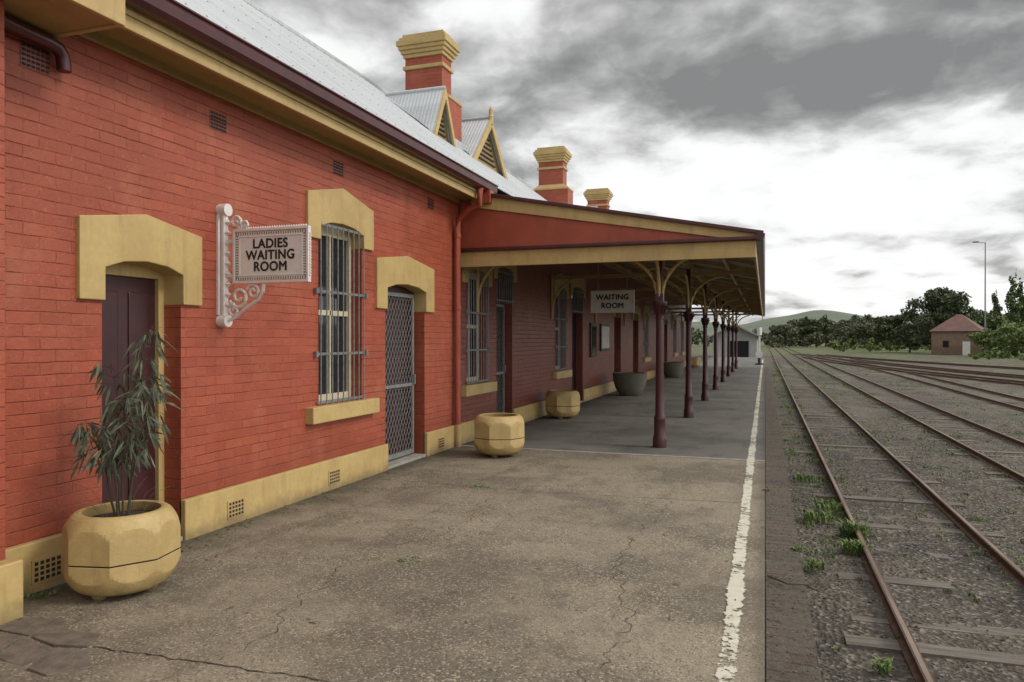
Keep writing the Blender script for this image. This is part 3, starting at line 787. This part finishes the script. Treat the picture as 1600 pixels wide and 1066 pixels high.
def f4(y):
    u=max(0,120-y); return 6.0+ (u/120)**1.7*22
track('railway_track',f4,8,120,step=2)
def f5(y):
    u=max(0,135-y); return 9.0+(u/135)**1.4*42
track('railway_track',f5,15,135,step=2)
track('railway_track',lambda y:f4(y)+3.9+.02*max(0,80-y),20,110,step=2)

def stones(name,n,x0,x1,y0,y1,smin,smax,m,zfun):
    base=np.array([(1,0,0),(-1,0,0),(0,1,0),(0,-1,0),(0,0,1),(0,0,-1)],float)
    fa=[(0,2,4),(2,1,4),(1,3,4),(3,0,4),(2,0,5),(1,2,5),(3,1,5),(0,3,5)]
    mb=MB(); u=np.random.rand(n)
    X=x0+(x1-x0)*np.random.rand(n); Y=y0+(y1-y0)*u**1.7
    S=smin+(smax-smin)*np.random.rand(n)**2
    for i in range(n):
        q=base*(np.random.rand(3)*.6+.6)*S[i]+ (np.random.rand(6,3)-.5)*S[i]*.5
        a=random.uniform(0,6.28); c_,s_=math.cos(a),math.sin(a)
        k=len(mb.v); zb=zfun(X[i],Y[i])
        for v in q: mb.v.append((X[i]+v[0]*c_-v[1]*s_,Y[i]+v[0]*s_+v[1]*c_,zb+v[2]*.6+S[i]*.1))
        mb.f+=[(k+a_,k+b_,k+c__) for a_,b_,c__ in fa]
    return mb.build(name,m)
stones('ballast_gravel',30000,.32,9.5,1.5,28,.008,.030,'stone',gz)
stones('pale_ballast_gravel',5500,.32,9.5,1.5,28,.007,.026,'stonel',gz)
stones('platform_grit',1500,-4.3,-.05,1.5,10,.002,.007,'grit',lambda x,y:.002)
stones('coping_debris',1800,.0,.27,1.5,22,.003,.012,'stone',lambda x,y:-.006)
ll=MB()
for i in range(420):
    if random.random()<.6: x=-4.47+abs(random.gauss(0,.12)); y=random.uniform(3.3,10.4)
    else: x=random.uniform(-4.3,.2); y=random.uniform(2,14)
    a=random.uniform(0,6.28); L=random.uniform(.012,.04); w_=L*.25
    d=Vector((math.cos(a),math.sin(a),random.uniform(-.1,.25)))*L; s2=Vector((-math.sin(a),math.cos(a),0))*w_; p=Vector((x,y,.008))
    ll.quad(tuple(p-d),tuple(p+s2),tuple(p+d),tuple(p-s2))
ll.build('leaf_litter','litter')
def tufts(name,lst,m):
    mb=MB()
    for (x,y,z,r,h,n) in lst:
        for i in range(n):
            a=random.uniform(0,6.28); rr=r*math.sqrt(random.random()); px,py=x+rr*math.cos(a),y+rr*math.sin(a)
            b=random.uniform(0,6.28); L=h*random.uniform(.3,1); w=.005+.008*random.random(); l=random.uniform(.2,1.0)*L
            d=Vector((math.cos(b),math.sin(b),0)); s=Vector((-d.y,d.x,0))*w; p=Vector((px,py,z))
            q=p+d*l*.4+Vector((0,0,L*.55)); t_=p+d*l+Vector((0,0,L*.7))
            mb.quad(tuple(p-s*.5),tuple(p+s*.5),tuple(q+s)); mb.quad(tuple(p-s*.5),tuple(q+s),tuple(t_),tuple(q-s))
    mb.build(name,m)
tl=[(.75,11.8,GZ,.22,.26,150),(.95,12.6,GZ,.2,.2,110),(1.08,10.2,GZ,.16,.22,130),(1.15,11.0,GZ,.16,.32,150),(.9,6.6,GZ,.08,.14,60),(.55,9.3,GZ,.12,.18,80),(3.0,5.6,GZ,.08,.1,50),(3.3,11.3,GZ,.12,.12,60),(.7,15,GZ,.2,.2,90)]
for i in range(1100):
    y=10+85*random.random()**1.2; x=random.choice([random.uniform(.5,1),random.gauss(1.18,.12),random.gauss(2.7,.12),random.uniform(3,4.4),random.gauss(4.6,.15),random.uniform(6.4,9),random.uniform(8,30),random.uniform(10.8,45)])
    tl.append((x,y,GZ-.02,random.uniform(.08,.5),random.uniform(.04,.14),random.randint(12,44)))
for i in range(80): tl.append((random.uniform(.4,6),random.uniform(4,18),GZ-.015,.05,.06,14))
tufts('weeds',tl,'weed')
tufts('platform_weeds',[(-3.0,7.62,0,.1,.02,40),(-2.5,4.95,0,.1,.018,40),(.25,6.2,-.01,.06,.04,30),(-4.4,3.5,0,.08,.04,30),(.02,8.5,0,.05,.03,25)],'weed')
st_=MB(); 
st_.tube([(.02,5.4,.01),(.14,5.2,.03),(.25,5.25,.02),(.33,5.1,.03)],.008,5,.003); st_.tube([(.14,5.2,.03),(.2,5.38,.02)],.005,4,.002)
st_.build('fallen_stick','twig')

# ------------------------------------------------------------------ background
def at(bear,dist): return (math.sin(rad(bear))*dist,math.cos(rad(bear))*dist)
def foliage(mb,blobs,n,size,rnd):
    tot=sum(b[3]*b[4]*b[5] for b in blobs)
    for bx,by,bz,rx,ry,rz in blobs:
        k=int(n*rx*ry*rz/tot)+4
        for _ in range(k):
            while True:
                d=Vector((rnd.gauss(0,1),rnd.gauss(0,1),rnd.gauss(0,1)))
                if d.length>.1: break
            d.normalize(); rr=rnd.random()**.45
            p=Vector((bx+d.x*rx*rr,by+d.y*ry*rr,bz+d.z*rz*rr))
            a=Vector((rnd.gauss(0,1),rnd.gauss(0,1),rnd.gauss(0,1))).normalized(); b=a.cross(Vector((rnd.gauss(0,1),rnd.gauss(0,1),rnd.gauss(0,1)))).normalized()
            s=size*rnd.uniform(.5,1.3)
            mb.quad(tuple(p+a*s),tuple(p+b*s*.6),tuple(p-a*s),tuple(p-b*s*.6))
def tree(name,x,y,h,wd,kind,m,seed,n=4500,size=.28):
    rnd=random.Random(seed); e=empty(name,(x,y,GZ)); tr=MB(); lf=MB(); bl=[]
    th=h*(.3 if kind!='poplar' else .12)
    tr.tube([(x,y,GZ-.2),(x+.1,y,GZ+th),(x,y+.1,GZ+h*.75)],h*.028,8,h*.006)
    for i in range(9):
        a=rnd.uniform(0,6.28); z0=GZ+th+h*.45*i/9*.8; L=wd*.5*rnd.uniform(.5,.85) if kind!='poplar' else wd*.35
        z1=z0+h*(.22 if kind!='poplar' else .25)*rnd.uniform(.6,1.1)
        tip=(x+math.cos(a)*L,y+math.sin(a)*L,z1)
        tr.tube([(x,y,z0),(x+math.cos(a)*L*.5,y+math.sin(a)*L*.5,(z0+z1)/2-.1),tip],h*.011,5,h*.003)
        if kind!='poplar': bl.append((*tip,wd*rnd.uniform(.13,.22),wd*rnd.uniform(.13,.22),h*rnd.uniform(.08,.13)))
    if kind=='poplar':
        for i in range(14):
            t=i/13; r_=wd*.5*(math.sin(math.pi*(.12+.86*t))**.7)*rnd.uniform(.7,1.1)
            bl.append((x+rnd.uniform(-.15,.15)*wd,y+rnd.uniform(-.15,.15)*wd,GZ+h*(.12+.85*t),r_*.7,r_*.7,h*.06))
    else:
        for i in range(30):
            a=rnd.uniform(0,6.28); q=math.sqrt(rnd.random()); t=rnd.random()
            rr=wd*.42*q*math.sin(math.pi*(.25+.65*t))
            bl.append((x+math.cos(a)*rr,y+math.sin(a)*rr,GZ+h*(.2+.72*t),wd*rnd.uniform(.08,.17),wd*rnd.uniform(.08,.17),h*rnd.uniform(.06,.11)))
    foliage(lf,bl,n,size,rnd)
    tr.build('trunk','bark',e); lf.build('crown',m,e)
B='broadleaf_tree'
tree(B,*at(11.0,160),12.5,13,'b','leafd',1,8000,.33)
tree(B,*at(9.4,168),8,12,'b','leafd',2,6000,.33)
tree(B,*at(7.6,205),7,13,'b','leafo',3,5000,.35)
tree(B,*at(12.6,190),10,11,'b','leafd',13,5000,.35)
tree(B,*at(5.6,245),9,12,'b','leafo',21,4000,.4)
tree(B,*at(2.9,260),10,9,'b','leafd',22,3500,.42)
tree(B,*at(4.1,280),11.5,7,'b','leafd',23,3500,.42)
tree(B,*at(6.7,250),10.5,8,'b','leafd',24,3500,.42)
tree(B,*at(1.2,270),8.5,10,'b','leafo',25,3500,.42)
tree('poplar_tree',*at(14.3,170),12,3.2,'poplar','leafp',4,3000,.26)
tree('poplar_tree',*at(15.2,165),15.2,3.4,'poplar','leafp',5,3000,.26)
tree('poplar_tree',*at(15.75,172),14.6,3.4,'poplar','leafp',6,3000,.26)
tree('poplar_tree',*at(16.4,170),16,3.4,'poplar','leafp',16,3000,.26)
tree(B,*at(13.7,155),7.5,8,'b','leafp',8,3400,.26)
tree(B,*at(14.9,135),5.2,9,'b','leafl',9,4200,.22)
tree(B,*at(16.2,130),5.8,9,'b','leafl',10,4200,.22)
tree(B,*at(17.5,150),9,12,'b','leafp',12,3400,.26)
dl=MB(); dd=MB(); do=MB(); rnd=random.Random(5)
def line(mb,b0,b1,d,hmin,hmax,n,size,gap=0.0):
    bl=[]; b=b0
    while b<b1:
        dist=d*rnd.uniform(.9,1.1); x,y=at(b,dist); h=hmin+(hmax-hmin)*rnd.random()**2; wv=h*rnd.uniform(.35,.9)
        if rnd.random()>gap:
            for k in range(5): bl.append((x+rnd.uniform(-.5,.5)*wv,y+rnd.uniform(-.3,.3)*wv,GZ+h*rnd.uniform(.2,.8),wv*.4,wv*.4,h*.22))
        b+=math.degrees(wv*.5/d)
    foliage(mb,bl,n,size,rnd)
line(dl,-14,24,310,4,11.5,30000,.6); line(do,-3,22,250,2.5,8.5,20000,.5,.35); line(dd,4.5,24,190,1.2,3.4,9000,.32,.3); line(dd,12.9,22,120,.6,1.8,6000,.2,.25)
dl.build('distant_tree_line','leafd'); do.build('distant_olive_tree_line','leafo'); dd.build('distant_shrub_line','leafl')
hl=MB(); n=160
for r_,(dist,base) in enumerate(((900,0),(1800,1),(2400,0))):
    for i in range(n+1):
        b=-40+90*i/n; x,y=at(b,dist)
        hh=0 if base==0 else 46+19*math.exp(-((b-3.3)/1.7)**2)+6*math.sin(b*.5)+4*math.sin(b*1.3+1)+12*math.exp(-((b-8)/3)**2)
        hl.v.append((x,y,GZ-1+hh))
for r_ in range(2):
    for i in range(n):
        a=r_*(n+1)+i; hl.f.append((a,a+1,a+n+2,a+n+1))
hl.build('hills','hill',smooth=True)
hx,hy=at(12.3,147); hu=empty('brick_hut',(hx,hy,GZ))
def lb(name,x0,x1,y0,y1,z0,z1,m):
    o=MB().box(x0,x1,y0,y1,z0,z1).build(name,m); o.parent=hu
    return o
lb('walls',-3.6,3.6,-3,3,-.2,3.9,'hutbrick'); lb('door',1.0,2.1,-3.04,-2.98,0,2.3,'glassw'); lb('eaves',-3.9,3.9,-3.3,3.3,3.9,4.02,'maroon')
lb('side_window',3.58,3.64,-.6,.6,1.2,2.4,'hole'); lb('window_front',-1.9,-1.0,-3.03,-2.98,1.3,2.4,'hole')
rf=MB(); rf.v=[(-3.95,-3.35,4.02),(3.95,-3.35,4.02),(3.95,3.35,4.02),(-3.95,3.35,4.02),(-.4,0,6.9),(.4,0,6.9)]
rf.f=[(0,1,5,4),(2,3,4,5),(1,2,5),(3,0,4),(3,2,1,0)]
o=rf.build('roof','tin'); o.parent=hu
hu.rotation_euler=(0,0,rad(-22))
lx,ly=at(13.75,135); lm=empty('lamp_mast',(lx,ly,GZ)); mb=MB(); mb.tube([(lx,ly,GZ),(lx,ly,GZ+17.6)],.13,8,.07); mb.tube([(lx,ly,GZ+17.5),(lx-1.2,ly,GZ+17.7)],.05,6)
mb.build('pole','pole',lm); box('lamp_head',lx-1.7,lx-.9,ly-.2,ly+.2,GZ+17.6,GZ+17.8,'pole',lm,.03)
gs=empty('goods_shed',(-4,105,GZ))
MB().prism([(-6.5,GZ),(-1.0,GZ),(-1.0,2.0),(-3.7,3.4),(-6.5,2.0)],'y',100,125).build('walls','shed',gs)
box('opening',-4.6,-2.0,99.9,99.98,GZ,1.4,'hole',gs)
MB().prism([(-7,1.95),(-3.7,3.65),(-.5,1.95),(-.5,1.8),(-3.7,3.45),(-7,1.8)],'y',99,126).build('roof','conc',gs)
so=empty('round_marker_signal',(-.35,50,0)); mb=MB(); mb.lathe([(.28,0),(.28,.08),(.09,.12),(.09,.5)],-.35,50,16); mb.build('base','black',so)
mb=MB(); mb.tube([(-.35,49.9,.68),(-.35,50.05,.68)],.24,20); mb.tube([(-.35,50,.9),(-.35,50,2.3)],.06,8); mb.tube([(-.35,50,1.9),(-.35,50,2.4)],.16,12); mb.build('white_discs','glassw',so)

# ------------------------------------------------------------------ world & light
wo=bpy.data.worlds.new('World'); sc.world=wo; wo.use_nodes=True; t=NT(wo.node_tree)
for nd in list(wo.node_tree.nodes): wo.node_tree.nodes.remove(nd)
sd=Vector((.80,.02,.60)).normalized(); elev=math.asin(sd.z); az=math.atan2(sd.x,sd.y)
sky=t.n('ShaderNodeTexSky'); sky.sky_type='NISHITA'; sky.sun_disc=False; sky.sun_elevation=elev; sky.sun_rotation=az
bg1=t.n('ShaderNodeBackground'); t.put(bg1.inputs[0],sky.outputs[0]); bg1.inputs[1].default_value=.10
tc=t.n('ShaderNodeTexCoord').outputs['Generated']
nm=t.n('ShaderNodeVectorMath',operation='NORMALIZE'); t.put(nm.inputs[0],tc); D=nm.outputs[0]
s=t.n('ShaderNodeSeparateXYZ'); t.put(s.inputs[0],D)
zc=t.math('ADD',t.math('MAXIMUM',s.outputs[2],0),.24)
c=t.n('ShaderNodeCombineXYZ'); t.put(c.inputs[0],t.math('DIVIDE',s.outputs[0],zc)); t.put(c.inputs[1],t.math('DIVIDE',s.outputs[1],zc)); c.inputs[2].default_value=1.7
C=c.outputs[0]
w1=t.n('ShaderNodeTexNoise'); t.put(w1.inputs['Vector'],C); w1.inputs['Scale'].default_value=2.6; w1.inputs['Detail'].default_value=4
Cw=t.vadd(C,scaled(t,w1.outputs[1],(.2,.2,.0)))
n1=t.noise(Cw,2.0,9,.53)
n1b=t.noise(t.vadd(Cw,(.04,-.09,.0)),2.0,9,.53)     # same field, shifted: relief shading
n2=t.noise(t.vadd(C,(4.1,2.2,.5)),.75,3,.5)
v=t.math('ADD',t.math('MULTIPLY',n1,.70),t.math('MULTIPLY',n2,.30))
v=t.math('ADD',v,t.math('MULTIPLY',t.math('SUBTRACT',n1,n1b),.5))
v=t.math('ADD',v,t.mr(s.outputs[2],.0,.42,.08,-.02,False))
def lobe(bear,el,radius,amt):
    global v
    d=Vector((math.sin(rad(bear))*math.cos(rad(el)),math.cos(rad(bear))*math.cos(rad(el)),math.sin(rad(el))))
    nd=t.n('ShaderNodeVectorMath',operation='DOT_PRODUCT'); t.put(nd.inputs[0],D); nd.inputs[1].default_value=d
    v=t.math('ADD',v,t.mr(nd.outputs['Value'],math.cos(rad(radius)),1,0,amt))
lobe(10,21,15,-.06); lobe(-6,24,14,-.03); lobe(5,9,13,.07); lobe(-11,13,9,.07); lobe(13,3.5,6,-.03); lobe(-30,24,16,.07); lobe(-20,20,10,.03)
cr=t.n('ShaderNodeValToRGB'); t.put(cr.inputs[0],v)
el=cr.color_ramp.elements; el[0].position=.38; el[0].color=(.24,.239,.236,1); el[1].position=.66; el[1].color=(1.0,1.0,1.0,1)
for p_,q in ((.44,(.34,.338,.334,1)),(.50,(.51,.508,.503,1)),(.555,(.74,.738,.733,1)),(.605,(.93,.93,.925,1))):
    e_=el.new(p_); e_.color=q
k1=t.mr(s.outputs[2],.45,.85,1.0,2.0); k2=t.mr(s.outputs[0],.30,.8,1,2.2)  # extra sky brightness overhead and right, outside the view, added to light the wall
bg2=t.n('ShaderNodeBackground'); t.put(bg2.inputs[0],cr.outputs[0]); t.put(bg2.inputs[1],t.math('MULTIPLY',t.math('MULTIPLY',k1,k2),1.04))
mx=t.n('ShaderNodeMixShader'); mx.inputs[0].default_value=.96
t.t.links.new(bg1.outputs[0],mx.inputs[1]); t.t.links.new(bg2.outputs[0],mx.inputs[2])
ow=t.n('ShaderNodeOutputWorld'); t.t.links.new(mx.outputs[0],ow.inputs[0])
su=bpy.data.lights.new('sun','SUN'); su.energy=1.5; su.angle=rad(14); su.color=(1,.94,.84)
so_=bpy.data.objects.new('sun',su); sc.collection.objects.link(so_); so_.rotation_euler=sd.to_track_quat('Z','Y').to_euler(); so_.location=(10,-5,20)

# ------------------------------------------------------------------ camera
cam=bpy.data.cameras.new('camera'); cam.lens=25.9; cam.sensor_width=36; cam.clip_end=6000; cam.clip_start=.05
co=bpy.data.objects.new('camera',cam); sc.collection.objects.link(co); co.location=(0,0,1.65); co.rotation_euler=(rad(89.85),0,rad(18.96)); sc.camera=co
sc.view_settings.view_transform='Standard'; sc.view_settings.look='None'; sc.view_settings.exposure=0
